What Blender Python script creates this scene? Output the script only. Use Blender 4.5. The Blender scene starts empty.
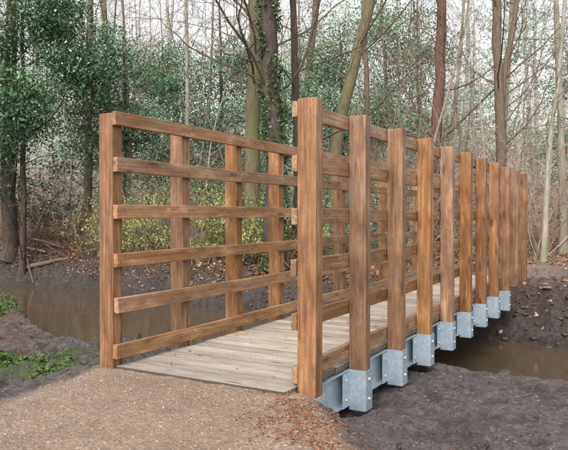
import bpy, math, numpy as np
from mathutils import Matrix, Vector
rng = np.random.default_rng(7)
S = bpy.context.scene
COL = S.collection

# ------------------------------------------------------------------ helpers
def nrm(v): return v/np.maximum(np.linalg.norm(v,axis=-1,keepdims=True),1e-9)
def sstep(x,a,b):
    t=np.clip((x-a)/(b-a),0,1); return t*t*(3-2*t)
_lat = np.random.default_rng(3).random((256,256))
def vnoise(x,y):
    x=np.asarray(x,float); y=np.asarray(y,float)
    xi=np.floor(x).astype(int); yi=np.floor(y).astype(int)
    fx=x-xi; fy=y-yi; fx=fx*fx*(3-2*fx); fy=fy*fy*(3-2*fy)
    a=_lat[xi%256,yi%256]; b=_lat[(xi+1)%256,yi%256]; c=_lat[xi%256,(yi+1)%256]; d=_lat[(xi+1)%256,(yi+1)%256]
    return (a*(1-fx)+b*fx)*(1-fy)+(c*(1-fx)+d*fx)*fy-.5
def fbm(x,y,o=4):
    s=0;a=1;f=1
    for i in range(o):
        s=s+a*vnoise(x*f+17.3*i,y*f+5.1*i); a*=.5; f*=2.03
    return s

class MB:
    def __init__(s): s.V=[];s.F=[];s.M=[];s.T=[];s.n=0
    def add(s,V,F,mat=0,tint=None):
        V=np.asarray(V,float).reshape(-1,3); F=np.asarray(F,int).reshape(-1,4)
        s.V.append(V); s.F.append(F+s.n); s.M.append(np.full(len(F),mat)); 
        s.T.append(np.full(len(V),.5) if tint is None else np.broadcast_to(tint,(len(V),)).astype(float)); s.n+=len(V)
    def tubes(s,pos,rad,k=5,mat=0,tint=None):
        N,Q,_=pos.shape
        t=nrm(np.gradient(pos,axis=1)); m=nrm(pos[:,-1]-pos[:,0])
        a=np.where(np.abs(m[:,2:3])>.7,np.array([[1.,.13,0]]),np.array([[0,.1,1.]]))
        n1=nrm(np.cross(t,np.broadcast_to(a[:,None,:],t.shape))); n2=np.cross(t,n1)
        an=np.arange(k)*2*np.pi/k
        V=pos[:,:,None,:]+rad[:,:,None,None]*(np.cos(an)[None,None,:,None]*n1[:,:,None,:]+np.sin(an)[None,None,:,None]*n2[:,:,None,:])
        idx=np.arange(N*Q*k).reshape(N,Q,k)
        A=idx[:,:-1,:];B=idx[:,1:,:]
        F=np.stack([A,np.roll(A,-1,2),np.roll(B,-1,2),B],-1)
        if tint is not None and np.ndim(tint)==1: tint=np.repeat(tint,Q*k)
        s.add(V,F,mat,tint)
    def leaves(s,C,size,mat=0,tint=None,flat=0.0,asp=.5):
        N=len(C); size=np.broadcast_to(size,(N,))[:,None]
        d=rng.normal(size=(N,3)); d[:,2]*=(1-flat); d=nrm(d)
        q=rng.normal(size=(N,3)); 
        w=nrm(np.cross(d,q)) if flat==0 else nrm(np.cross(d,np.array([0,0,1.])+rng.normal(size=(N,3))*.35))
        up=np.cross(d,w)
        V=np.stack([C-d*size*.5, C+w*size*asp*.5+up*size*.08, C+d*size*.5, C-w*size*asp*.5+up*size*.08],1)
        F=np.arange(N*4).reshape(N,4)
        if tint is not None and np.ndim(tint)==1: tint=np.repeat(tint,4)
        s.add(V,F,mat,tint)
    def build(s,name,mats,smooth=False,parent=None):
        V=np.concatenate(s.V);F=np.concatenate(s.F)
        me=bpy.data.meshes.new(name)
        me.vertices.add(len(V)); me.vertices.foreach_set('co',V.ravel())
        me.loops.add(len(F)*4); me.loops.foreach_set('vertex_index',F.ravel().astype(np.int32))
        me.polygons.add(len(F)); me.polygons.foreach_set('loop_start',(np.arange(len(F))*4).astype(np.int32))
        me.polygons.foreach_set('material_index',np.concatenate(s.M).astype(np.int32))
        me.polygons.foreach_set('use_smooth',np.full(len(F),smooth))
        at=me.attributes.new('tint','FLOAT','POINT'); at.data.foreach_set('value',np.concatenate(s.T).astype(np.float32))
        for m in mats: me.materials.append(m)
        me.update(calc_edges=True); me.validate()
        ob=bpy.data.objects.new(name,me); COL.objects.link(ob)
        if parent: ob.parent=parent
        return ob

def grow(P0,D,L,R0,R1,nseg,wob=.15,up=.0):
    N=len(P0); pos=np.zeros((N,nseg+1,3)); pos[:,0]=P0; d=nrm(np.array(D,float))
    for i in range(nseg):
        d=nrm(d+rng.normal(size=(N,3))*wob+np.array([0,0,up]))
        pos[:,i+1]=pos[:,i]+d*(L/nseg)[:,None]
    t=np.linspace(0,1,nseg+1)[None,:]
    rad=R0[:,None]*(1-t)+R1[:,None]*t
    return pos,rad
def spawn(pos,rad,L,n,t0,t1,ang,lf,rf):
    N,Q,_=pos.shape
    pi=np.repeat(np.arange(N),n); M=len(pi)
    t=t0+(t1-t0)*rng.random(M); f=t*(Q-1); i=np.minimum(f.astype(int),Q-2); fr=(f-i)[:,None]
    P=pos[pi,i]*(1-fr)+pos[pi,i+1]*fr
    T=nrm(pos[pi,i+1]-pos[pi,i]); R=rad[pi,i]*(1-fr[:,0])+rad[pi,i+1]*fr[:,0]
    q=rng.normal(size=(M,3)); q=nrm(q-(q*T).sum(1,keepdims=True)*T)
    a=np.radians(ang*(.7+.6*rng.random(M)))[:,None]
    D=T*np.cos(a)+q*np.sin(a)
    LL=L[pi]*lf*(.5+.9*rng.random(M))*(1.15-.6*t)
    return P,D,LL,R*rf

# ------------------------------------------------------------------ material helpers
def mat(name):
    m=bpy.data.materials.new(name); m.use_nodes=True; nt=m.node_tree
    return m,nt,nt.nodes['Principled BSDF']
def nd(nt,t,**k):
    n=nt.nodes.new(t)
    for a,b in k.items():
        if a in n.inputs.keys(): n.inputs[a].default_value=b
        else: setattr(n,a,b)
    return n
def ramp(nt,fac,stops):
    r=nt.nodes.new('ShaderNodeValToRGB'); e=r.color_ramp.elements
    while len(e)<len(stops): e.new(.5)
    for x,(p,c) in zip(e,stops): x.position=p; x.color=(*c,1)
    nt.links.new(fac,r.inputs[0]); return r.outputs[0]
def mix(nt,fac,a,b,mode='MIX'):
    m=nt.nodes.new('ShaderNodeMix'); m.data_type='RGBA'; m.blend_type=mode
    for s,v in ((m.inputs[0],fac),(m.inputs[6],a),(m.inputs[7],b)):
        if hasattr(v,'links'): nt.links.new(v,s)
        elif isinstance(v,(int,float)): s.default_value=v
        else: s.default_value=(*v,1)
    return m.outputs[2]
def mth(nt,op,a,b=0.0,c=None,clamp=False):
    m=nt.nodes.new('ShaderNodeMath'); m.operation=op; m.use_clamp=clamp
    for i,v in enumerate((a,b) if c is None else (a,b,c)):
        if hasattr(v,'links'): nt.links.new(v,m.inputs[i])
        else: m.inputs[i].default_value=v
    return m.outputs[0]
def noise(nt,vec,sc,det=4,rough=.55,dist=0):
    n=nd(nt,'ShaderNodeTexNoise'); n.inputs['Scale'].default_value=sc; n.inputs['Detail'].default_value=det
    n.inputs['Roughness'].default_value=rough; n.inputs['Distortion'].default_value=dist
    if vec is not None: nt.links.new(vec,n.inputs['Vector'])
    return n.outputs[0]
def mapping(nt,vec,scale):
    m=nt.nodes.new('ShaderNodeMapping'); m.inputs['Scale'].default_value=scale; nt.links.new(vec,m.inputs[0]); return m.outputs[0]
def bump(nt,b,h,st=.3,dist=.01):
    n=nt.nodes.new('ShaderNodeBump'); n.inputs['Strength'].default_value=st; n.inputs['Distance'].default_value=dist
    nt.links.new(h,n.inputs['Height']); nt.links.new(n.outputs[0],b.inputs['Normal'])

def leafmat(name,stops,rough=.5,spec=.4):
    m,nt,b=mat(name); a=nd(nt,'ShaderNodeAttribute',attribute_name='tint')
    c=ramp(nt,a.outputs['Fac'],stops); nt.links.new(c,b.inputs['Base Color'])
    b.inputs['Roughness'].default_value=rough; b.inputs['Specular IOR Level'].default_value=spec
    return m
def barkmat(name,c1,c2,moss=None,mamt=.5):
    m,nt,b=mat(name); g=nd(nt,'ShaderNodeNewGeometry'); p=g.outputs['Position']
    n1=noise(nt,mapping(nt,p,(9,9,2)),2.2,6,.7)
    c=ramp(nt,n1,[(.3,c1),(.68,c2)])
    if moss:
        n2=noise(nt,mapping(nt,p,(1,1,.5)),1.6,4,.6)
        f=ramp(nt,n2,[(.62-mamt*.4,(0,0,0)),(.75-mamt*.3,(.8,.8,.8))])
        c=mix(nt,f,c,mix(nt,n1,moss,tuple(x*.6 for x in moss)))
    nt.links.new(c,b.inputs['Base Color']); b.inputs['Roughness'].default_value=.85
    b.inputs['Specular IOR Level'].default_value=.25
    bump(nt,b,n1,.8,.03)
    return m

def woodmat(name,dark,mid,light,rough=.5,deck=False,algae=False):
    m,nt,b=mat(name)
    tc=nd(nt,'ShaderNodeTexCoord'); oi=nd(nt,'ShaderNodeObjectInfo')
    off=nd(nt,'ShaderNodeVectorMath',operation='ADD'); nt.links.new(tc.outputs['Object'],off.inputs[0])
    r100=mth(nt,'MULTIPLY',oi.outputs['Random'],57.0)
    cx=nd(nt,'ShaderNodeCombineXYZ'); 
    for i in range(3): nt.links.new(r100,cx.inputs[i])
    nt.links.new(cx.outputs[0],off.inputs[1]); p=off.outputs[0]
    g1=noise(nt,mapping(nt,p,(.6,16,16)),1.6,6,.65,.9)
    g2=noise(nt,mapping(nt,p,(3,120,120)),1.0,3,.6)
    g3=noise(nt,mapping(nt,p,(1.4,42,42)),1.0,4,.7,.4)
    bl=noise(nt,mapping(nt,p,(1.5,5,5)),1.9,5,.7)
    c=ramp(nt,g1,[(.30,dark),(.42,mid),(.54,tuple(x*.85 for x in mid)),(.72,light)])
    c=mix(nt,ramp(nt,g3,[(.38,(.65,.65,.65)),(.52,(0,0,0))]),c,mix(nt,.65,c,dark))
    c=mix(nt,ramp(nt,g3,[(.55,(0,0,0)),(.70,(.6,.6,.6))]),c,light)
    c=mix(nt,mth(nt,'MULTIPLY',g2,.7),c,mix(nt,.5,c,dark))
    c=mix(nt,ramp(nt,bl,[(.48,(0,0,0)),(.66,(.78,.78,.78))]),c,dark)
    c=mix(nt,ramp(nt,bl,[(.31,(.6,.6,.6)),(.44,(0,0,0))]),c,light)
    if algae:
        al=noise(nt,mapping(nt,p,(.9,2.5,2.5)),1.3,5,.7)
        c=mix(nt,ramp(nt,al,[(.53,(0,0,0)),(.68,(.38,.38,.38))]),c,(.17,.135,.06))
    vo=nd(nt,'ShaderNodeTexVoronoi'); vo.inputs['Scale'].default_value=1.0
    nt.links.new(mapping(nt,p,(2.3,8.5,8.5)),vo.inputs['Vector'])
    k=ramp(nt,vo.outputs['Distance'],[(.05,(1,1,1)),(.10,(.7,.7,.7)),(.22,(0,0,0))])
    c=mix(nt,mth(nt,'MULTIPLY',k,.75),c,tuple(x*.4 for x in dark))
    cr=ramp(nt,noise(nt,mapping(nt,p,(1.1,45,45)),1.0,2,.5),[(.27,(1,1,1)),(.32,(0,0,0))])
    c=mix(nt,mth(nt,'MULTIPLY',cr,.7),c,tuple(x*.3 for x in dark))
    if deck:
        sz=nd(nt,'ShaderNodeSeparateXYZ'); nt.links.new(tc.outputs['Object'],sz.inputs[0])
        gfac=mth(nt,'LESS_THAN',sz.outputs[2],-.003)
        c=mix(nt,mth(nt,'MULTIPLY',gfac,.75),c,(.075,.055,.042))
        ed=mth(nt,'GREATER_THAN',mth(nt,'ABSOLUTE',sz.outputs[1]),.069)
        c=mix(nt,mth(nt,'MULTIPLY',ed,.6),c,(.05,.035,.025))
    v=mth(nt,'MULTIPLY_ADD',oi.outputs['Random'],.48,.78)
    hs=nd(nt,'ShaderNodeHueSaturation'); nt.links.new(c,hs.inputs['Color']); nt.links.new(v,hs.inputs['Value'])
    nt.links.new(mth(nt,'MULTIPLY_ADD',mth(nt,'FRACT',mth(nt,'MULTIPLY',oi.outputs['Random'],7.3)),-.24,1.05),hs.inputs['Saturation'])
    nt.links.new(hs.outputs[0],b.inputs['Base Color'])
    nt.links.new(mth(nt,'MULTIPLY_ADD',bl,.35,rough-.15),b.inputs['Roughness'])
    b.inputs['Specular IOR Level'].default_value=.35
    bump(nt,b,mth(nt,'ADD',g1,mth(nt,'MULTIPLY',g3,.6)),.55,.005)
    return m

wood_post=woodmat('stained_timber_post',(.115,.048,.019),(.335,.155,.060),(.54,.30,.135),algae=True)
wood_rail=woodmat('stained_timber_rail',(.14,.068,.030),(.37,.195,.085),(.58,.37,.195),algae=True)
wood_deck=woodmat('deck_timber',(.26,.205,.165),(.42,.355,.30),(.54,.48,.42),.55,True)

m,nt,b=mat('galvanised_steel'); tc=nd(nt,'ShaderNodeTexCoord')
vo=nd(nt,'ShaderNodeTexVoronoi'); vo.inputs['Scale'].default_value=45; nt.links.new(tc.outputs['Object'],vo.inputs['Vector'])
n1=noise(nt,tc.outputs['Object'],3,4)
c=ramp(nt,vo.outputs['Color'],[(.2,(.42,.50,.57)),(.8,(.54,.61,.67))])
c=mix(nt,ramp(nt,n1,[(.48,(0,0,0)),(.72,(.5,.5,.5))]),c,(.30,.33,.35))
nt.links.new(c,b.inputs['Base Color']); b.inputs['Metallic'].default_value=.45; b.inputs['Roughness'].default_value=.36
steel=m
m,nt,b=mat('dark_bolt'); b.inputs['Base Color'].default_value=(.12,.12,.13,1); b.inputs['Metallic'].default_value=.8; b.inputs['Roughness'].default_value=.5
boltm=m

# ------------------------------------------------------------------ layout (metres, z=0 is the deck top)
P0=np.array([.17,4.17]); U=np.array([.491,.871]); Vv=np.array([-.871,.491])
def uv(X,Y):
    dx=X-P0[0]; dy=Y-P0[1]
    return dx*U[0]+dy*U[1], dx*Vv[0]+dy*Vv[1]
def w2(u,v): return P0+U*u+Vv*v
WATER=-.85
nx=[-90,-30,-8,-6,-5,-3.9,-2.8,-2.1,-1.2,.5,2.05,3.2,6,12,30,90]; ny=[36,18,14.2,13,11.6,9.8,8.1,7.3,7.5,7.9,7.9,6.9,5.6,2.7,-5,-30]
fx=[-90,-30,-7,-4.5,-2.5,0,3,4.1,6,12,30,90]; fy=[44,24,17.3,16.5,14,12.4,10.1,9.1,8.1,5.9,-1,-25]
def height(X,Y,fine=True):
    u,v=uv(X,Y)
    wn=.30*fbm(X*.7,Y*.7,3)
    Yn=np.interp(X,nx,ny)+wn; Yf=np.interp(X,fx,fy)-wn*1.2
    xl=np.interp(Y,[0,2.5,3.87,4.8,6],[-2.6,-2.3,-1.75,-1.42,-1.0]); xr=np.interp(Y,[0,1.5,3.1,4.1,5],[1.5,.9,.3,.14,.5])
    en=.12*fbm(X*2.5,Y*2.5,3)
    path=sstep(X+en,xl-.10,xl+.12)*(1-sstep(X+en,xr-.04,xr+.14))*(1-sstep(u,-.10,.0))
    slopeR=sstep(X,xr-.05,xr+.55)
    slopeL=sstep(-X,-xl-.1,-xl+.9)
    g=-.02*np.ones_like(X)
    g=g+(-.36-.13*sstep(Y,4.8,6.8)-g)*slopeR
    g=g+(-.18-g)*slopeL*(1-slopeR)+.10*sstep(-X,3.0,4.2)*sstep(Y,6.5,8.5)
    inb=sstep(u,-.12,.10)*sstep(v,-.5,.05)*(1-sstep(v,1.75,2.2))
    g=np.where(inb>0,g+(-.40-g)*inb,g)
    g=g+.06*fbm(X*.8,Y*.8,3)*(1-path)
    gf=-.06+.05*fbm(X*.5,Y*.5,3)
    rise=.022+.06*(1-sstep(X/np.maximum(Y,1),-.30,.25))
    gf=gf+rise*np.clip(Y-17,0,45)+.02*np.clip(Y-62,0,100)+.5*fbm(X*.08,Y*.08,2)*sstep(Y,18,35)
    mid=(Yn+Yf)/2
    sn=sstep(Y-Yn,np.where(X<-1.5,-.8,-1.4),.45)
    zn=g+(-1.25-g)*sn
    zf=-1.25+(gf+1.25)*sstep(Y-Yf,-.4,np.where(X>1,1.5,1.3))
    z=np.where(Y<mid,zn,zf)
    if fine:
        r=(1-path)
        trod=fbm(X*4.2,Y*4.2,2)
        bank=sstep(Y-Yf,-.3,.3)*(1-sstep(Y-Yf,3,6))
        z=z+r*(.055*fbm(X*3.1,Y*3.1,4)+.034*fbm(X*9,Y*9,4)-.045*sstep(trod,.08,.26)+.030*np.abs(fbm(X*15,Y*15,3)))+path*.011*fbm(X*9,Y*9,4)+bank*.14*fbm(X*2.2,Y*2.2,4)
    return z,path,Yn,Yf

# ------------------------------------------------------------------ ground
def axis(a,b,st,lo,hi,gr):
    mid=np.arange(a,b,st); L=[a];s=st
    while L[-1]>lo: s*=gr; L.append(L[-1]-s)
    H=[mid[-1]];s=st
    while H[-1]<hi: s*=gr; H.append(H[-1]+s)
    return np.concatenate([np.array(L[1:])[::-1],mid,np.array(H[1:])])
ax=axis(-4.5,5.0,.020,-160,160,1.035); ay=axis(2.5,9.5,.020,-25,190,1.03)
GX,GY=np.meshgrid(ax,ay,indexing='ij')
Z,path,Yn,Yf=height(GX,GY)
nX,nY=GX.shape
V=np.stack([GX,GY,Z],-1).reshape(-1,3)
idx=np.arange(nX*nY).reshape(nX,nY)
F=np.stack([idx[:-1,:-1],idx[1:,:-1],idx[1:,1:],idx[:-1,1:]],-1).reshape(-1,4)
gb=MB(); gb.add(V,F)
u,v=uv(GX,GY)
leaf=np.clip(sstep(GY-Yf,.5,1.6),0,1)
leaf=np.maximum(leaf,.5*sstep(-GX,2.0,3.5)*(GY<Yn))
leaf=np.clip(leaf*(.85+.7*fbm(GX*.5,GY*.5,3)),0,1)
leaf*=1-.75*sstep(GX,3.2,4.5)*(1-sstep(GY,14,19))
gd=np.hypot((GX+2.45)/.75,(GY-5.55)/.40)
grass=sstep(fbm(GX*3+3,GY*3,3)+.45-.55*gd,-.05,.15)
trail=np.exp(-((v-.8)/1.5)**2)*sstep(u,8.2,9.5)*(1-sstep(GY,26,32))
wet=1-sstep(Z,WATER+.02,WATER+.38)
wet=np.maximum(wet,.65*sstep(GY-Yf,-.5,0)*(1-sstep(GY-Yf,.8,2.2))*(1-trail*.5))
wet=np.maximum(wet,.55*sstep(u,-.05,.2)*sstep(v,-.1,.1)*(1-sstep(v,1.6,1.8))*(GY<Yn+1))  # shade under the deck, painted in as darker ground
low=sstep(fbm(GX*4.2,GY*4.2,2),.05,.26)*(1-path)
def groundmat():
    m,nt,b=mat('ground_soil'); g=nd(nt,'ShaderNodeNewGeometry'); p=g.outputs['Position']
    at=nd(nt,'ShaderNodeAttribute',attribute_name='mask'); sp=nd(nt,'ShaderNodeSeparateColor'); nt.links.new(at.outputs['Color'],sp.inputs[0])
    at2=nd(nt,'ShaderNodeAttribute',attribute_name='mask2'); sp2=nd(nt,'ShaderNodeSeparateColor'); nt.links.new(at2.outputs['Color'],sp2.inputs[0])
    n1=noise(nt,p,1.3,6,.6); n2=noise(nt,p,14,6,.75); n3=noise(nt,p,70,3,.6); n4=noise(nt,p,4.5,6,.7); n5=noise(nt,p,34,4,.7)
    mud=ramp(nt,n2,[(.32,(.038,.030,.029)),(.5,(.100,.080,.076)),(.66,(.19,.157,.150))])
    mud=mix(nt,ramp(nt,n1,[(.42,(0,0,0)),(.62,(.5,.5,.5))]),mud,(.16,.125,.115))
    mud=mix(nt,ramp(nt,n5,[(.36,(.8,.8,.8)),(.48,(0,0,0))]),mud,(.033,.025,.023))
    mud=mix(nt,ramp(nt,n4,[(.52,(0,0,0)),(.66,(.7,.7,.7))]),mud,(.046,.036,.033))
    mud=mix(nt,mth(nt,'MULTIPLY',sp2.outputs[2],.5),mud,(.040,.032,.030))
    vo=nd(nt,'ShaderNodeTexVoronoi'); vo.inputs['Scale'].default_value=75; nt.links.new(p,vo.inputs['Vector'])
    gr=ramp(nt,n3,[(.3,(.20,.132,.090)),(.5,(.33,.232,.165)),(.7,(.46,.345,.26))])
    gr=mix(nt,.4,gr,ramp(nt,vo.outputs['Color'],[(.1,(.16,.10,.068)),(.5,(.35,.25,.18)),(.9,(.54,.43,.345))]))
    gr=mix(nt,ramp(nt,n1,[(.42,(0,0,0)),(.64,(.55,.55,.55))]),gr,(.23,.152,.105))
    gr=mix(nt,ramp(nt,n4,[(.52,(0,0,0)),(.68,(.5,.5,.5))]),gr,(.20,.132,.092))
    gr=mix(nt,ramp(nt,n5,[(.34,(.45,.45,.45)),(.46,(0,0,0))]),gr,(.16,.105,.073))
    lf=ramp(nt,n2,[(.3,(.05,.028,.019)),(.5,(.155,.073,.044)),(.7,(.28,.15,.09))])
    gs=ramp(nt,n2,[(.3,(.025,.04,.012)),(.7,(.07,.11,.03))])
    c=mix(nt,sp.outputs[1],mud,lf); c=mix(nt,sp.outputs[2],c,gs); c=mix(nt,sp2.outputs[0],c,(.24,.18,.145)); c=mix(nt,sp.outputs[0],c,gr)
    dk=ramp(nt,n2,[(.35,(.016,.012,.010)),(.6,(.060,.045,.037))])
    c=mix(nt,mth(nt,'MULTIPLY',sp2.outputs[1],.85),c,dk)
    nt.links.new(c,b.inputs['Base Color'])
    wetf=mth(nt,'MULTIPLY',ramp(nt,n4,[(.45,(0,0,0)),(.62,(1,1,1))]),-.30)
    wetf=mth(nt,'MULTIPLY',wetf,mth(nt,'SUBTRACT',1.0,sp.outputs[0]))
    r=mth(nt,'ADD',mth(nt,'MULTIPLY_ADD',sp.outputs[0],.28,.56),wetf); nt.links.new(r,b.inputs['Roughness']); b.inputs['Specular IOR Level'].default_value=.45
    bump(nt,b,mth(nt,'ADD',mth(nt,'ADD',n2,mth(nt,'MULTIPLY',n5,.6)),mth(nt,'MULTIPLY',n3,.35)),1.0,.045)
    return m
ground=gb.build('ground',[groundmat()],True)
c1=ground.data.attributes.new('mask','FLOAT_COLOR','POINT'); c1.data.foreach_set('color',np.stack([path,leaf,grass*.8,np.ones_like(path)],-1).astype(np.float32).ravel())
c2=ground.data.attributes.new('mask2','FLOAT_COLOR','POINT'); c2.data.foreach_set('color',np.stack([trail,wet,low,np.ones_like(path)],-1).astype(np.float32).ravel())

# ------------------------------------------------------------------ water
m,nt,b=mat('stream_water'); g=nd(nt,'ShaderNodeNewGeometry')
b.inputs['Base Color'].default_value=(.075,.053,.034,1); b.inputs['Roughness'].default_value=.035; b.inputs['IOR'].default_value=1.33
n1=noise(nt,mapping(nt,g.outputs['Position'],(1,1.6,1)),3.2,3,.5); bump(nt,b,n1,.10,.05)
wb=MB(); xs=np.linspace(-60,60,61); ys=np.linspace(-22,40,32); WX,WY=np.meshgrid(xs,ys,indexing='ij')
idx=np.arange(WX.size).reshape(WX.shape)
wb.add(np.stack([WX,WY,WX*0+WATER],-1),np.stack([idx[:-1,:-1],idx[1:,:-1],idx[1:,1:],idx[:-1,1:]],-1))
wb.build('stream_water',[m],True)

# ------------------------------------------------------------------ footbridge
bridge=bpy.data.objects.new('footbridge',None); COL.objects.link(bridge)
import bmesh
ex3=Vector((U[0],U[1],0)); ey3=Vector((Vv[0],Vv[1],0)); ez3=Vector((0,0,1))
def boxmesh(name,L,a,b_,m,bev=.004,bow=0.0,bow2=0.0):
    bm=bmesh.new(); bmesh.ops.create_cube(bm,size=1)
    bmesh.ops.scale(bm,vec=(L,a,b_),verts=bm.verts)
    if bev: bmesh.ops.bevel(bm,geom=bm.edges[:],offset=bev,segments=2,affect='EDGES',profile=.6)
    if bow or bow2:
        for i in range(1,12):
            xx=-L/2+L*i/12
            g_=bm.verts[:]+bm.edges[:]+bm.faces[:]
            bmesh.ops.bisect_plane(bm,geom=g_,plane_co=(xx,0,0),plane_no=(1,0,0))
        for v_ in bm.verts:
            q=v_.co.x/L*2
            v_.co.z+=bow*(1-q*q)+bow2*math.sin(q*4.1+bow*900); v_.co.y+=bow2*.5*math.sin(q*3+1)
    me=bpy.data.meshes.new(name); bm.to_mesh(me); bm.free(); me.materials.append(m); return me
def place(name,me,ctr,X,Y,Zx):
    o=bpy.data.objects.new(name,me); COL.objects.link(o); o.parent=bridge
    R=Matrix((X,Y,Zx)).transposed().to_4x4(); o.matrix_world=Matrix.Translation(ctr)@R
    return o
def P3(u,v,z): q=w2(u,v); return Vector((q[0],q[1],z))
NP=11; SPR=.835; SPL=.825; VL=1.59; UL=-.173
BT=-.36
POSTA,POSTC=.10,.135
posts=[]
for side in (0,1):
    for k in range(NP):
        uu=(SPR*k) if side==0 else UL+SPL*k
        vv=0 if side==0 else VL
        top=(1.875 if side==0 else 1.885)+float(rng.normal()*.008)
        if side==1 and k>0: top-=.03
        L=top-BT
        me=boxmesh('post',L,POSTC,POSTA,wood_post,.006)
        tilt=float(rng.normal()*.005)
        zx=(ez3+ex3*tilt).normalized(); yy=ey3; zz=zx.cross(yy).normalized()
        place('post_%d'%(k+1+side*NP),me,P3(uu,vv,BT+L/2),zx,yy,zz)
        posts.append((uu,vv,side))
RH,RT=.108,.042
ends=(SPR*(NP-1)+.09, UL+SPL*(NP-1)+.09)
n=0
ZT=(1.862,1.888)
for side in (0,1):
    vin=(.07+RT/2+.002) if side==0 else VL-(.07+RT/2+.002)
    for r in range(6):
        ztop=ZT[side]-.3465*r
        u0=-.052 if side==0 else UL-.055
        joints=[4 if r%2 else 6] 
        us=[u0+float(rng.normal()*.006)]+[ (SPR if side==0 else SPL)*j+(0 if side==0 else UL) for j in joints]+[ends[side]]
        for a,b_ in zip(us[:-1],us[1:]):
            n+=1; L=b_-a-.004
            me=boxmesh('rail',L,RT,RH+float(rng.normal()*.003),wood_rail,.005,float(rng.normal()*.005),.0025)
            dz=float(rng.normal()*.005); sl=float(rng.normal()*.0014)
            X=(ex3+ez3*sl).normalized(); Y=ey3; Zc=X.cross(Y)
            place('rail_%d'%n,me,P3((a+b_)/2,vin,ztop-RH/2+dz),X,Y,Zc)
bb=MB()
def disc(c,axis_,r,h):
    pos=np.array([[c,c+axis_*h*.7,c+axis_*h,c+axis_*(h+.0005)]]); bb.tubes(pos,np.array([[r,r,r*.6,.0005]]),8)
for (uu,vv,side) in posts:
    for r in range(6):
        zc=ZT[side]-.3465*r-RH/2
        dirv=np.array([Vv[0],Vv[1],0])*(1 if side==0 else -1)
        q=w2(uu,vv); base=np.array([q[0],q[1],zc])+dirv*(.07+RT+.002)
        for s in (-.022,.022): disc(base+np.array([U[0],U[1],0])*s+np.array([0,0,s]),dirv,.006,.004)
bb.build('rail_bolts',[boltm],True,bridge)
DW=.145; v0,v1=.075,VL-.075
nb=int((ends[0]+.22)/ (DW+.006))
prof=[(0,-.045),(0,-.004),(.004,0)]
gN=4
for i in range(gN):
    a=.006+ (DW-.012)/gN*i; w=(DW-.012)/gN
    prof+= [(a+w*.50,0),(a+w*.57,-.008),(a+w*.93,-.008),(a+w*1.0-.0003,0)]
prof+=[(DW-.003,-.0005),(DW,-.005),(DW,-.045)]
for i in range(nb):
    uu=-.20+i*(DW+.006); L=v1-v0+float(rng.normal()*.004); dz=float(rng.normal()*.002)
    bm=bmesh.new(); A=[bm.verts.new((-L/2,p[0]-DW/2,p[1])) for p in prof]; B=[bm.verts.new((L/2,p[0]-DW/2,p[1])) for p in prof]
    K=len(prof)
    for j in range(K):
        bm.faces.new((A[j],A[(j+1)%K],B[(j+1)%K],B[j]))
    bm.faces.new(A[::-1]); bm.faces.new(B)
    bmesh.ops.recalc_face_normals(bm,faces=bm.faces)
    me=bpy.data.meshes.new('deck_board'); bm.to_mesh(me); bm.free(); me.materials.append(wood_deck)
    place('deck_board_%d'%(i+1),me,P3(uu+DW/2,(v0+v1)/2,dz),-ey3,ex3,ez3)
def quadbox(mb,u0,u1,va,vb,z0,z1):
    c=[]
    for zz in (z0,z1):
        for (a,b_) in ((u0,va),(u1,va),(u1,vb),(u0,vb)):
            q=w2(a,b_); c.append((q[0],q[1],zz))
    mb.add(c,[[0,3,2,1],[4,5,6,7],[0,1,5,4],[1,2,6,5],[2,3,7,6],[3,0,4,7]])
sb=MB()
for side in (0,1):
    s=1 if side==0 else -1; vc=0 if side==0 else VL
    def vr(a,b_): 
        p,q=vc+s*a,vc+s*b_; return (min(p,q),max(p,q))
    U0=-.16 if side==0 else UL; U1=ends[side]+.02
    quadbox(sb,U0,U1,*vr(.105,.115),-.335,-.062)
    quadbox(sb,U0,U1,*vr(.062,.1049),-.074,-.062)
    quadbox(sb,U0,U1,*vr(.062,.1049),-.335,-.323)
    for k in range(NP):
        uu=(SPR*k) if side==0 else UL+SPL*k
        h=.056
        z0,z1=BT-.004,-.058
        quadbox(sb,uu-h,uu+h,*vr(-.080,-.073),z0,z1)
        quadbox(sb,uu-h-.007,uu-h,*vr(-.080,.060),z0,z1)
        quadbox(sb,uu+h,uu+h+.007,*vr(-.080,.060),z0,z1)
        quadbox(sb,uu-h-.13,uu-h-.0072,*vr(.052,.0598),z0+.03,z1-.02)
        quadbox(sb,uu+h+.0072,uu+h+.13,*vr(.052,.0598),z0+.03,z1-.02)
        quadbox(sb,uu-h,uu+h,*vr(-.072,.058),z0-.006,z0)
for k in range(int(ends[0]/.9)+1):
    quadbox(sb,.1+.9*k,.16+.9*k,.1155,VL-.1155,-.30,-.08)
sb.build('steel_beams',[steel],False,bridge)
bb=MB()
for (uu,vv,side) in posts:
    s=1 if side==0 else -1
    dirv=-np.array([Vv[0],Vv[1],0])*s
    for zc in (-.13,-.28):
        q=w2(uu,vv); base=np.array([q[0],q[1],zc])+dirv*.080
        disc(base,dirv,.013,.012)
        for du in (-.13,.13):
            q=w2(uu+du,vv+s*.052); disc(np.array([q[0],q[1],zc]),dirv,.011,.010)
bb.build('bracket_bolts',[steel],True,bridge)
abut=woodmat('abutment_timber',(.025,.018,.013),(.06,.045,.034),(.11,.085,.065))
for i,(uc,zt) in enumerate(((.30,-.345),(7.95,-.345),(7.93,-.56),(.32,-.56))):
    me=boxmesh('abutment_sleeper',2.3,.24,.20,abut,.012)
    place('abutment_sleeper_%d'%(i+1),me,P3(uc,VL/2,zt-.10),ey3,-ex3,ez3)

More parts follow.
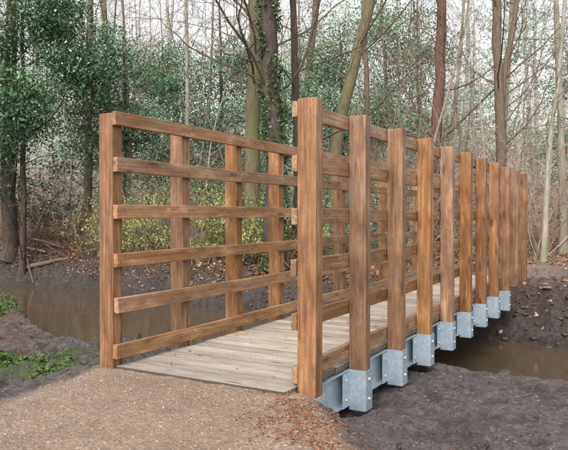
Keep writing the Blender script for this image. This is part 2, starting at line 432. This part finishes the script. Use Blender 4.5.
# ------------------------------------------------------------------ materials for plants
bark_dark=barkmat('bark_dark',(.034,.025,.021),(.115,.09,.072))
bark_moss=barkmat('bark_mossy',(.08,.066,.044),(.22,.185,.125),(.19,.19,.07),.55)
bark_brown=barkmat('bark_brown',(.085,.060,.047),(.24,.18,.135),(.15,.15,.08),.2)
bark_red=barkmat('bark_redbrown',(.085,.043,.038),(.24,.14,.115))
bark_pale=barkmat('bark_pale',(.22,.19,.15),(.46,.41,.33),(.24,.25,.15),.3)
bark_hazy=barkmat('bark_distant_hazed',(.28,.25,.215),(.44,.40,.35),(.33,.34,.25),.4)  # aerial haze put into the bark colour as a lighter tone
twig_near=leafmat('twig_near',[(0,(.09,.068,.05)),(1,(.28,.215,.16))],.8,.2)
twig_far_hazed=leafmat('twig_far_hazed',[(0,(.32,.25,.21)),(.6,(.52,.44,.375)),(1,(.68,.61,.53))],.9,.1)  # pale colours paint distance haze onto the far twigs
twig_mid=leafmat('twig_mid',[(0,(.17,.115,.088)),(.6,(.36,.265,.205)),(1,(.52,.42,.34))],.9,.1)
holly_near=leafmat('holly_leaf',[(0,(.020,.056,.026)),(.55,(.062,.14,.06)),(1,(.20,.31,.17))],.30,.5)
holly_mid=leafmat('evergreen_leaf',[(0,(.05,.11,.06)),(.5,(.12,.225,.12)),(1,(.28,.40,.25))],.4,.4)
holly_far_hazed=leafmat('evergreen_leaf_hazed',[(0,(.20,.29,.22)),(.5,(.32,.43,.33)),(1,(.50,.58,.48))],.6,.3)  # greens lightened and greyed in the colour to imitate haze
shrub_leaf=leafmat('shrub_leaf',[(0,(.10,.12,.025)),(.5,(.25,.28,.065)),(1,(.46,.48,.16))],.5,.3)
dead_leaf=leafmat('dead_leaf',[(0,(.07,.033,.021)),(.4,(.19,.085,.048)),(.75,(.34,.18,.10)),(1,(.48,.32,.21))],.6,.3)
grass_m=leafmat('grass_blade',[(0,(.030,.055,.013)),(1,(.11,.17,.04))],.5,.3)
ivy_leaf=leafmat('ivy_leaf',[(0,(.02,.045,.015)),(1,(.10,.15,.05))],.4,.4)

def gz(x,y): return height(np.atleast_1d(np.array(x,float)),np.atleast_1d(np.array(y,float)),False)[0]

def tree(name,ctrl,r0,H,barkm,nb=16,n2=6,n3=6,t0=.15,k=10,ang=55,lf=.28,flare=1.5,mb=None,mi=(0,1),rf=.19):
    own=mb is None
    if own: mb=MB()
    c=np.array(ctrl,float); c[0,2]=gz(c[0,0],c[0,1])[0]-.15
    if c[-1,2]<H:
        d=nrm(c[-1]-c[-2]); d=nrm(d*.5+np.array([0,0,.6])); c=np.vstack([c,c[-1]+d*(H-c[-1,2])/max(d[2],.3)])
    nseg=26; s=np.concatenate([[0],np.cumsum(np.linalg.norm(np.diff(c,axis=0),axis=1))]); tt=np.linspace(0,1,nseg+1)**1.25*s[-1]
    pos=np.stack([np.interp(tt,s,c[:,i]) for i in range(3)],1)
    for _ in range(2): pos[1:-1]=(pos[:-2]+2*pos[1:-1]+pos[2:])/4
    wob=np.cumsum(rng.normal(size=(nseg+1,2))*r0*.16,axis=0); wob-=wob[0]; wob-=np.linspace(0,1,nseg+1)[:,None]*wob[-1]; pos[:,:2]+=wob
    t=tt/s[-1]
    rad=r0*((1-t)**.7*.85+.15)*(1+(flare-1)*np.exp(-t*s[-1]/.35))*(1+.05*rng.normal(size=nseg+1))
    pos=pos[None];rad=rad[None]
    mb.tubes(pos,rad,k,mi[0])
    L=np.array([H])
    P,D,LL,R=spawn(pos,rad,L,nb,t0,.97,ang,lf,rf)
    D[:,2]=np.abs(D[:,2])*.8+.05
    p1,r1=grow(P,D,LL,np.maximum(R,.010),np.maximum(R*.25,.004),8,.16,.05); mb.tubes(p1,r1,5,mi[0])
    if n2:
        P,D,L2,R=spawn(p1,r1,LL,n2,.15,1,50,.5,.5); p2,r2=grow(P,D,L2,np.maximum(R,.006),np.full(len(P),.003),5,.18,.03)
        mb.tubes(p2,r2,3,mi[1],rng.random(len(P)))
        if n3:
            P,D,L3,R=spawn(p2,r2,L2,n3,.1,1,45,.55,.6); p3,r3=grow(P,D,L3,np.maximum(R*.8,.004),np.full(len(P),.002),3,.2,.03)
            mb.tubes(p3,r3,3,mi[1],rng.random(len(P)))
    if own: return mb.build(name,[barkm,twig_near],True)
    return pos,rad
def ivytree(name,ctrl,r,H,barkm,nleaf,dens=-.05,zmax=9):
    mb=MB(); pos,rad=tree('x',ctrl,r,H,None,nb=16,mb=mb)
    zz=pos[0,:,2]; N=nleaf; z=-.1+zmax*rng.random(N)**1.1; an=rng.random(N)*6.28
    C=np.stack([np.interp(z,zz,pos[0,:,0]),np.interp(z,zz,pos[0,:,1]),z],1); rr=np.interp(z,zz,rad[0])+.03+.10*rng.random(N)**2
    C=C+np.stack([np.cos(an)*rr,np.sin(an)*rr,0*z],1)
    keep=fbm(C[:,2]*1.0,np.cos(an)*1.5+3,3)>dens
    mb.leaves(C[keep],.065,2,np.clip(.5+rng.normal(size=keep.sum())*.3,0,1),asp=.8)
    mb.build(name,[barkm,twig_near,ivy_leaf],True)

tree('oak_tree',[(-.8,16,0),(-.82,16,3),(-.72,16,6.5)],.22,17,bark_moss,nb=16,t0=.25)
ivytree('ivy_clad_tree',[(-.16,14,0),(-.20,14,3),(-.30,14,6.2)],.23,16,bark_dark,8000)
tree('oak_tree',[(.34,15,0),(.33,15,3.7),(.18,15,6.2)],.11,13,bark_dark,nb=12)
tree('beech_tree',[(1.3,17,0),(1.42,17,3.4),(1.85,17,4.9),(2.35,17,6.9)],.19,16,bark_moss,nb=14,t0=.25)
ivytree('ivy_clad_tree',[(4.65,20,0),(4.62,20,3.5),(4.75,20,7.5)],.2,18,bark_red,1500,.2)
tree('beech_tree',[(6.15,18,0),(6.1,18,3),(5.95,18,6.5)],.16,16,bark_brown,nb=16)
tree('beech_tree',[(6.2,18.05,0),(6.1,18.05,4.8),(6.6,18.2,6.8)],.11,13,bark_brown,nb=10)
tree('birch_tree',[(6.5,16,0),(6.55,16,2.5),(6.95,16,6)],.07,12,bark_pale,nb=12)
tree('birch_tree',[(8.3,19,0),(8.2,19,3),(8.0,19,7.5)],.12,14,bark_pale,nb=14)
tree('birch_tree',[(-3.05,20,0),(-3.0,20,3),(-3.05,20,7.7)],.085,13,bark_pale,nb=14)
tree('oak_tree',[(-8.0,18.6,0),(-7.9,18.6,2.5),(-7.8,18.6,5)],.22,15,bark_dark,nb=14)
tree('oak_tree',[(-6.9,22,0),(-6.8,22,3),(-6.6,22,8)],.16,16,bark_brown,nb=14)
tree('birch_tree',[(-4.8,19.3,0),(-4.6,19.3,3),(-4.85,19.3,7)],.06,12,bark_brown,nb=12)
tree('birch_tree',[(2.7,23,0),(2.9,23,4),(2.7,23,8.5)],.12,15,bark_brown,nb=14)
tree('oak_tree',[(.9,25,0),(.8,25,4),(1.3,25,9)],.2,16,bark_brown,nb=14)
tree('birch_tree',[(3.9,19,0),(4.35,19,3),(5.3,19,6.3)],.05,9,bark_pale,nb=12)
tree('birch_tree',[(7.0,21,0),(7.2,21,3),(7.5,21,7.7)],.13,15,bark_pale,nb=14)
tree('sapling_tree',[(-1.2,18,0),(-1.8,18,3.2),(-3.0,18,5.6)],.045,7,bark_brown,nb=10)
tree('sapling_tree',[(-2.3,17.5,0),(-2.0,17.5,3.2),(-1.3,17.5,5.6)],.03,7,bark_pale,nb=10)
tree('sapling_tree',[(2.3,16.5,0),(2.6,16.5,2.2),(3.2,16.5,5.6)],.035,7,bark_brown,nb=12)
tree('sapling_tree',[(5.1,17.5,0),(5.5,17.5,2.2),(5.2,17.5,5.6)],.035,7,bark_pale,nb=12)

mb=MB()
for i in range(48):
    y=22+26*rng.random()**.8; x=(-.56+1.12*rng.random())*y*1.2
    r=.05+.15*rng.random()**1.6; l=rng.normal()*.5; l2=rng.normal()*.9
    tree('t',[(x,y,0),(x+l*.5,y,4),(x+l+l2*.4,y,9)],r,12+6*rng.random(),None,nb=12,n2=6,n3=4,k=6,mb=mb,mi=(int(rng.integers(0,3)),3),t0=.12)
mb.build('woodland_trees',[bark_brown,bark_hazy,bark_pale,twig_mid],True)
mb=MB()
for i in range(130):
    y=46+60*rng.random(); x=(-.62+1.24*rng.random())*y*1.15
    r=.08+.22*rng.random()**1.6; l=rng.normal()*.9
    tree('t',[(x,y,0),(x+l*.5,y,5),(x+l,y,12)],r,17+9*rng.random(),None,nb=12,n2=5,n3=0,k=5,mb=mb,mi=(0,1),t0=.1)
def twigmist(mb,N,y0,y1,zlo,zhi,r,L,mi,sx=.60,up=.2,cl=None):
    y=y0+(y1-y0)*rng.random(N); x=(-sx+2*sx*rng.random(N))*y
    z=gz(x,y)+zlo+(zhi-zlo)*rng.random(N)
    dens=vnoise(x*.25+9,z*.3+y*.13)+.35*vnoise(x*.9,z*.9)
    k=dens>(-.12 if cl is None else cl); x,y,z=x[k],y[k],z[k]; n=len(x)
    D=rng.normal(size=(n,3)); D[:,2]=D[:,2]*.7+up
    p,rr=grow(np.stack([x,y,z],1),D,L*(.4+rng.random(n)),np.full(n,r),np.full(n,r*.4),3,.25,0)
    mb.tubes(p,rr,3,mi,np.clip(.5+dens[k]*.8+rng.normal(size=n)*.2,0,1))
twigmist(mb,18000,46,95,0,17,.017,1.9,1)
mb.build('distant_woodland',[bark_hazy,twig_far_hazed],True)
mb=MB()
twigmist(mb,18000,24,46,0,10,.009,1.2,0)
mb.build('bare_twig_canopy',[twig_far_hazed],True)
mb=MB()
twigmist(mb,9500,19.5,30,0,2.3,.007,1.0,0,up=.4,cl=-.06)
N=16000
y=18+10*rng.random(N); x=(-.1+.75*rng.random(N))*y; z=gz(x,y)+2.0*rng.random(N)**1.8
k=vnoise(x*.6,y*.6+z)>-.05; mb.leaves(np.stack([x,y,z],1)[k],.09,1,rng.random(k.sum()))
mb.build('bracken_thicket',[twig_mid,dead_leaf],True)
mb=MB()
for cx,cy in ((2.6,19.5),(3.7,18.8),(5.2,19.6),(7.3,18.2)):
    ns=36; st=np.stack([cx+rng.normal(size=ns)*.35,cy+rng.normal(size=ns)*.3,gz(cx,cy)[0]+0*rng.random(ns)],1)
    D=np.stack([rng.normal(size=ns)*.42,rng.normal(size=ns)*.3,np.ones(ns)],1)
    L=3.0+2.2*rng.random(ns); p,r=grow(st,D,L,np.full(ns,.016),np.full(ns,.005),8,.10,0); mb.tubes(p,r,4,0,rng.random(ns))
    P,D,L2,R=spawn(p,r,L,12,.25,1,40,.28,.5); p2,r2=grow(P,D,L2,np.maximum(R,.005),np.full(len(P),.003),4,.2,0); mb.tubes(p2,r2,3,0,rng.random(len(P)))
mb.build('hazel_thicket',[twig_mid],True)

def foliage(mb,centers,radii,nclump,nleaf,size,mi,csig=.22,twmi=None):
    for c,r in zip(centers,radii):
        c=np.array(c,float); r=np.array(r,float)
        d=nrm(rng.normal(size=(nclump,3)))*(rng.random((nclump,1))**.45)
        cc=c+d*r*(1+.35*rng.normal(size=(nclump,1))*.5)
        n=rng.poisson(nleaf,nclump); ci=np.repeat(np.arange(nclump),n)
        s=csig*(.6+.8*rng.random(nclump))
        P=cc[ci]+rng.normal(size=(len(ci),3))*s[ci][:,None]*np.array([1.2,1.2,.55])
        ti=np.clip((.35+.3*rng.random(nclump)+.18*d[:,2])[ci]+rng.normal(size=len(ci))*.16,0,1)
        mb.leaves(P,size*(.7+.6*rng.random(len(ci))),mi,ti,asp=.55)
        if twmi is not None:
            nn=nclump//2; st=c+(cc[:nn]-c)*.2; D=cc[:nn]-st; L=np.linalg.norm(D,axis=1)
            p,rr=grow(st,D,L,np.full(nn,.014),np.full(nn,.004),5,.1,0); mb.tubes(p,rr,3,twmi,rng.random(nn)*.4)
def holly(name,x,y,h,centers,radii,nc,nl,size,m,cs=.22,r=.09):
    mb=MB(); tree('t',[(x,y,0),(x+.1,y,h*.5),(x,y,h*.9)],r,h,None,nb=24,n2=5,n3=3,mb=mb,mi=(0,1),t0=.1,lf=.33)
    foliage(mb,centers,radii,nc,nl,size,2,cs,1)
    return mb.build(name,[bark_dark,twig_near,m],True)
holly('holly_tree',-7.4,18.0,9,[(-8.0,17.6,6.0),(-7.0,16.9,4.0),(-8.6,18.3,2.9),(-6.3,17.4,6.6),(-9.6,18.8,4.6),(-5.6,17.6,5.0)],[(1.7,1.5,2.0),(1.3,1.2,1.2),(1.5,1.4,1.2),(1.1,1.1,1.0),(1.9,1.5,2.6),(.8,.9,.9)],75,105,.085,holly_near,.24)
holly('holly_tree',-4.9,19.5,8,[(-5.2,19.3,5.6),(-4.5,19.3,3.8),(-6.0,19.8,3.4)],[(1.1,1.1,1.6),(1.1,1,.9),(1.3,1.2,1.4)],55,95,.085,holly_mid,.23,.07)
holly('holly_tree',-2.2,22,9,[(-3.4,22,5.4),(-2.2,22,4.0),(-1.6,22.5,6.2),(-3.8,22.5,3.0),(-.4,23,5.0),(-4.4,23,6.2),(-1.2,22,2.6)],[(1.4,1.2,1.5),(1.5,1.2,1.3),(1.3,1.2,1.5),(1.5,1.3,1.5),(1.0,1,1.6),(1.2,1,1.1),(1.3,1,1)],65,85,.09,holly_mid,.28)
holly('holly_tree',2.1,24,8,[(1.2,24,5),(2.4,24,3.8),(1.7,24.5,6.8),(3.6,25,4.6)],[(1.1,1.1,1.4),(1.2,1.2,1.3),(1.2,1.2,1.3),(1.2,1,1.2)],55,80,.095,holly_mid,.29)
holly('yew_tree',6.2,30,12,[(5.0,30,6.5),(6.2,30,8.5),(4.6,30,9.5),(6.4,30,4.6)],[(1.8,1.5,1.6),(1.6,1.5,1.8),(1.5,1.5,1.6),(1.5,1.5,1.4)],50,80,.12,holly_mid,.34)
holly('holly_tree',11.2,24,9,[(11,24,6),(10.4,24,3.6),(11.9,24.5,8)],[(1.2,1.2,1.6),(1.2,1.2,1.4),(1.2,1.2,1.3)],36,75,.095,holly_mid,.28)
mb=MB()
C=[];R=[]
for i in range(52):
    y=30+26*rng.random(); q=-.55+.75*rng.random()**1.1 if i<32 else -.1+.6*rng.random(); 
    C.append((q*y,y,1+9*rng.random()+.02*y)); R.append((2.2+1.5*rng.random(),1.8,1.6+1.4*rng.random()))
foliage(mb,C,R,34,50,.17,0,.5)
mb.build('distant_evergreens',[holly_far_hazed],False)
mb=MB()
N=50000; y=70+45*rng.random(N); x=(-.75+1.5*rng.random(N))*y; 
ztop=12+8*fbm(x*.06,y*.06,3)+2.5*fbm(x*.5,y*.4,2)
z=gz(x,y)+ztop*rng.random(N)**.9
k=vnoise(x*.35,z*.35+y*.1)>-.38
ti=np.clip(.5+vnoise(x*.2+5,z*.25)*1.2+.2*rng.normal(size=N),0,1)
gsel=vnoise(x*.12+40,z*.12)>0
P=np.stack([x,y,z],1)
mb.leaves(P[k&gsel],.75,0,ti[k&gsel],asp=.4); mb.leaves(P[k&~gsel],.75,1,ti[k&~gsel],asp=.25)
mb.build('distant_forest_edge',[holly_far_hazed,twig_far_hazed],False)

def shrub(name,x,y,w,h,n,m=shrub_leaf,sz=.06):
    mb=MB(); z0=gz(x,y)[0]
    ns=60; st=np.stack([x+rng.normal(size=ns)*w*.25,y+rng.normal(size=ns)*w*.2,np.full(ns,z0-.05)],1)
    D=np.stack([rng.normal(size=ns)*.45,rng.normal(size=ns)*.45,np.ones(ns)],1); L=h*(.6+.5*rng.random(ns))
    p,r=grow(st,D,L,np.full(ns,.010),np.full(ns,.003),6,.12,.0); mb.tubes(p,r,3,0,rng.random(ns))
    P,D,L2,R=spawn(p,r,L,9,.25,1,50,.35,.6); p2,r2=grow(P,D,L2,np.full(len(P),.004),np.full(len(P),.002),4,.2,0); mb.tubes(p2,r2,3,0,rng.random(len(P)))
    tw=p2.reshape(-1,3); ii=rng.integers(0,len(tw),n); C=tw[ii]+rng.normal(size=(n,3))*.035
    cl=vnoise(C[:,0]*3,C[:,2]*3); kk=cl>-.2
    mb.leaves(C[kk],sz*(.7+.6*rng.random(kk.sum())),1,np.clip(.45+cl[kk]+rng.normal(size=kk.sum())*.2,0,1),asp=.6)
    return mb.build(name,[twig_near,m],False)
shrub('leafy_shrub',-4.3,17.6,1.8,1.9,2600)
shrub('leafy_shrub',-5.0,18.0,1.2,1.4,1200)
shrub('leafy_shrub',-2.8,16.3,1.8,2.1,4000)
shrub('leafy_shrub',-1.6,15.2,1.6,1.8,3600)
shrub('leafy_shrub',-.7,14.9,1.3,1.6,3000)
shrub('leafy_shrub',.3,14.4,1.2,1.3,2000)
shrub('holly_bush',-3.3,18.6,1.9,2.7,3600,holly_near,.08)
shrub('holly_bush',-1.4,18.2,1.6,2.4,3000,holly_near,.08)
shrub('holly_bush',1.1,17.6,1.8,2.6,3000,holly_mid,.08)
shrub('holly_bush',-7.8,21.3,1.8,2.4,2600,holly_near,.08)
shrub('holly_bush',2.1,15.5,1.6,2.0,1800,holly_mid,.07)
shrub('leafy_shrub',5.6,17.3,1.6,1.6,900)

# ------------------------------------------------------------------ litter, gravel, debris
mb=MB()
N=110000; y=9+26*rng.random(N)**1.1; x=(-.6+1.2*rng.random(N))*y
z,pt,a,b_=height(x,y); k=(y-b_>.25+.5*rng.random(N))&(vnoise(x*1.1,y*1.1)+.3>rng.random(N)*.5-.1)&((x<2)|(y>15)|(rng.random(N)<.12))
mb.leaves(np.stack([x,y,z+.025],1)[k],(.05+.06*rng.random(N))[k],0,np.clip(.5+vnoise(x*.7,y*.7)+rng.normal(size=N)*.25,0,1)[k],flat=.65,asp=.6)
N=5200; y=2.4+7.5*rng.random(N); x=-4.5+9*rng.random(N); z,pt,a,b_=height(x,y)
k=(y<a-.1)&(rng.random(N)<np.where(pt>.3,.05,.3)*(.6+1.5*vnoise(x*1.3,y*1.3)))&(z<-.01)
u_,v_=uv(x,y); k&=~((u_>-.1)&(v_>-.05)&(v_<1.7))
mb.leaves(np.stack([x,y,z+.008],1)[k],.035*(.4+rng.random(k.sum())),0,rng.random(k.sum())*.8,flat=.8,asp=.5)
N=4200; t=rng.random(N); x=.13-.03*t+rng.normal(size=N)*.15; y=2.7+1.45*t; z,pt,a,b_=height(x,y); k=vnoise(x*9,y*9)>-.2
mb.leaves(np.stack([x,y,z+.006],1)[k],.019*(.4+rng.random(k.sum())),0,(.1+.65*rng.random(N))[k],flat=.7,asp=.45)
N=70; uu=rng.random(N)*8; vv=.12+1.35*rng.random(N); x=P0[0]+U[0]*uu+Vv[0]*vv; y=P0[1]+U[1]*uu+Vv[1]*vv
mb.leaves(np.stack([x,y,0*x+.009],1),.035*(.5+rng.random(N)),0,rng.random(N)*.7,flat=.9,asp=.55)
mb.build('leaf_litter',[dead_leaf],False)

stone_m=leafmat('pebble_stone',[(0,(.13,.09,.065)),(.6,(.29,.21,.16)),(1,(.50,.41,.345))],.7,.3)
clod_m=leafmat('mud_clod',[(0,(.040,.031,.029)),(1,(.14,.113,.104))],.5,.4)
def pebbles(mb,x,y,z,s,mi,ti):
    n=len(x); lv=[(-.5,.55),(0,1),(.55,.62)]
    V=[]
    sc=s[:,None]*(.6+.7*rng.random((n,3))); an=rng.random(n)*6.28; ca,sa=np.cos(an),np.sin(an)
    for zz,rr in lv:
        for i in range(5):
            a=i*2*np.pi/5; q=1+.18*rng.normal(size=n)
            px=np.cos(a)*rr*sc[:,0]*q; py=np.sin(a)*rr*sc[:,1]*q
            V.append(np.stack([x+px*ca-py*sa,y+px*sa+py*ca,z+zz*sc[:,2]*.8+0*px],1))
    V=np.stack(V,1); V=np.concatenate([V,V[:,10:15].mean(1,keepdims=True)],1)
    F=[]
    for l in (0,1):
        for i in range(5): F.append([l*5+i,l*5+(i+1)%5,l*5+5+(i+1)%5,l*5+5+i])
    F+= [[10,11,12,15],[12,13,14,15]]
    F=np.array(F)[None]+(np.arange(n)*16)[:,None,None]
    mb.add(V.reshape(-1,3),F.reshape(-1,4),mi,np.repeat(ti,16))
mb=MB(); N=30000; y=2.6+2.4*rng.random(N)**1.2; x=-2.6+3.1*rng.random(N); z,pt,a,b_=height(x,y); k=(pt>.25)&(rng.random(N)<.5+.9*vnoise(x*2,y*2))
pebbles(mb,x[k],y[k],z[k]+.0005,.0025+.0050*rng.random(k.sum())**3,0,rng.random(k.sum()))
mb.build('gravel',[stone_m],False)
mb=MB(); N=16000; y=2.8+6*rng.random(N); x=-4+9*rng.random(N); z,pt,a,b_=height(x,y); k=(pt<.1)&(y<a+.1)&(rng.random(N)<.4+1.6*vnoise(x*1.5+8,y*1.5))
u_,v_=uv(x,y); k&=~((u_>-.1)&(u_<2)&(v_>-.1)&(v_<1.7))
pebbles(mb,x[k],y[k],z[k]-.001,.005+.020*rng.random(k.sum())**4,0,rng.random(k.sum()))
N=900; x=2.6+3.2*rng.random(N); y=np.interp(x,fx,fy)+.1+2.6*rng.random(N); z=height(x,y)[0]
pebbles(mb,x,y,z-.005,.012+.06*rng.random(N)**5,0,rng.random(N)*.6)
mb.build('mud_clods',[clod_m],True)
mb=MB(); x=np.array([4.35,4.55,4.75,4.2,4.6,3.2,3.35]); y=np.array([10.7,10.9,10.6,10.2,10.2,8.0,7.9]); z=height(x,y)[0]
pebbles(mb,x,y,z+.02,np.array([.12,.09,.11,.08,.08,.06,.05]),0,np.array([.6,.3,.4,.2,.5,.3,.2]))
mb.build('stones',[stone_m],False)

mb=MB()
def blades(cx,cy,sx,sy,n,h):
    x=cx+rng.normal(size=n)*sx; y=cy+rng.normal(size=n)*sy
    k=vnoise(x*5,y*5)>-.05; x,y=x[k],y[k]; z,pt,a,b_=height(x,y); kk=(z>WATER)&(pt<.2); x,y,z=x[kk],y[kk],z[kk]; n=len(x)
    D=np.stack([rng.normal(size=n)*.8,rng.normal(size=n)*.8,np.ones(n)],1)
    p,r=grow(np.stack([x,y,z-.005],1),D,h*(.4+rng.random(n)),np.full(n,.0035),np.full(n,.0006),3,.3,-.15); mb.tubes(p,r,3,0,rng.random(n))
    m_=int(n*.8); P=np.stack([x[:m_],y[:m_],z[:m_]+h*.8*rng.random(m_)],1); mb.leaves(P,.034*(.5+rng.random(m_)),0,rng.random(m_),flat=.5,asp=.7)
blades(-2.5,5.55,.26,.17,4600,.055); blades(-3.8,8.6,.18,.35,1500,.09); blades(-2.1,5.2,.25,.12,500,.03)
mb.build('grass',[grass_m],False)

mb=MB()
def log(p,q,r):
    p=np.array(p,float);q=np.array(q,float); p[2]+=gz(p[0],p[1])[0]; q[2]+=gz(q[0],q[1])[0]
    t=np.linspace(0,1,9)[:,None]; pos=(p*(1-t)+q*t)+rng.normal(size=(9,3))*r*.4*np.sin(t*3.14)
    mb.tubes(pos[None],np.linspace(r,r*.55,9)[None],7,0)
log((-8.6,19.5,.5),(-6.3,18.6,.05),.045); log((-8.8,19.8,.1),(-6.8,18.3,.1),.06); log((-7.6,20.2,.1),(-6.4,18.4,.2),.035)
log((-8.9,18.8,.25),(-7.2,18.4,.02),.05); log((-7.3,18.1,.1),(-6.0,17.9,.02),.08)
log((-6.6,19.6,.5),(-5.0,18.3,.0),.03); log((-5.6,18.4,.3),(-4.4,17.2,.0),.028); log((-4.0,17.3,.4),(-3.0,15.2,-.1),.03); log((-2.3,15.6,.3),(-1.5,13.9,-.1),.025)
log((-7.9,18.9,.9),(-6.9,17.6,.0),.03)
mb.build('fallen_branches',[bark_brown],True)
mb=MB(); log((3.45,6.3,-.05),(3.7,6.75,.16),.012); log((3.6,6.9,.25),(3.62,6.7,-.08),.010); log((2.4,5.2,.01),(2.75,5.35,.02),.008); log((1.2,3.9,.01),(1.4,4.15,.02),.006)
mb.build('twig_debris',[bark_dark],True)

# ------------------------------------------------------------------ light, world, camera
w=bpy.data.worlds.new('World'); S.world=w; w.use_nodes=True; nt=w.node_tree
bg=nt.nodes['Background']; sky=nt.nodes.new('ShaderNodeTexSky'); sky.sky_type='NISHITA'; sky.sun_disc=False
EL,AZ=48,200
sky.sun_elevation=math.radians(EL); sky.sun_rotation=math.radians(AZ); sky.dust_density=4; sky.air_density=1.2
hs=nt.nodes.new('ShaderNodeHueSaturation'); hs.inputs['Saturation'].default_value=.15; hs.inputs['Value'].default_value=2.1
nt.links.new(sky.outputs[0],hs.inputs['Color']); nt.links.new(hs.outputs[0],bg.inputs[0]); bg.inputs[1].default_value=.15
sun=bpy.data.lights.new('sun','SUN'); sun.energy=1.5; sun.angle=math.radians(16); sun.color=(1,.96,.9)
so=bpy.data.objects.new('sun',sun); COL.objects.link(so)
a=math.radians(AZ); e=math.radians(EL)
d=Vector((math.sin(a)*math.cos(e),math.cos(a)*math.cos(e),math.sin(e)))
so.rotation_euler=d.to_track_quat('Z','Y').to_euler()
cam=bpy.data.cameras.new('camera'); co=bpy.data.objects.new('camera',cam); COL.objects.link(co)
co.location=(0,0,1.12); cam.lens=36*640/568; cam.sensor_width=36; cam.clip_end=500; cam.clip_start=.05
co.rotation_euler=(math.radians(90)-math.atan(10/640),0,0)
S.camera=co
S.view_settings.view_transform='Standard'; S.view_settings.look='None'; S.view_settings.exposure=0
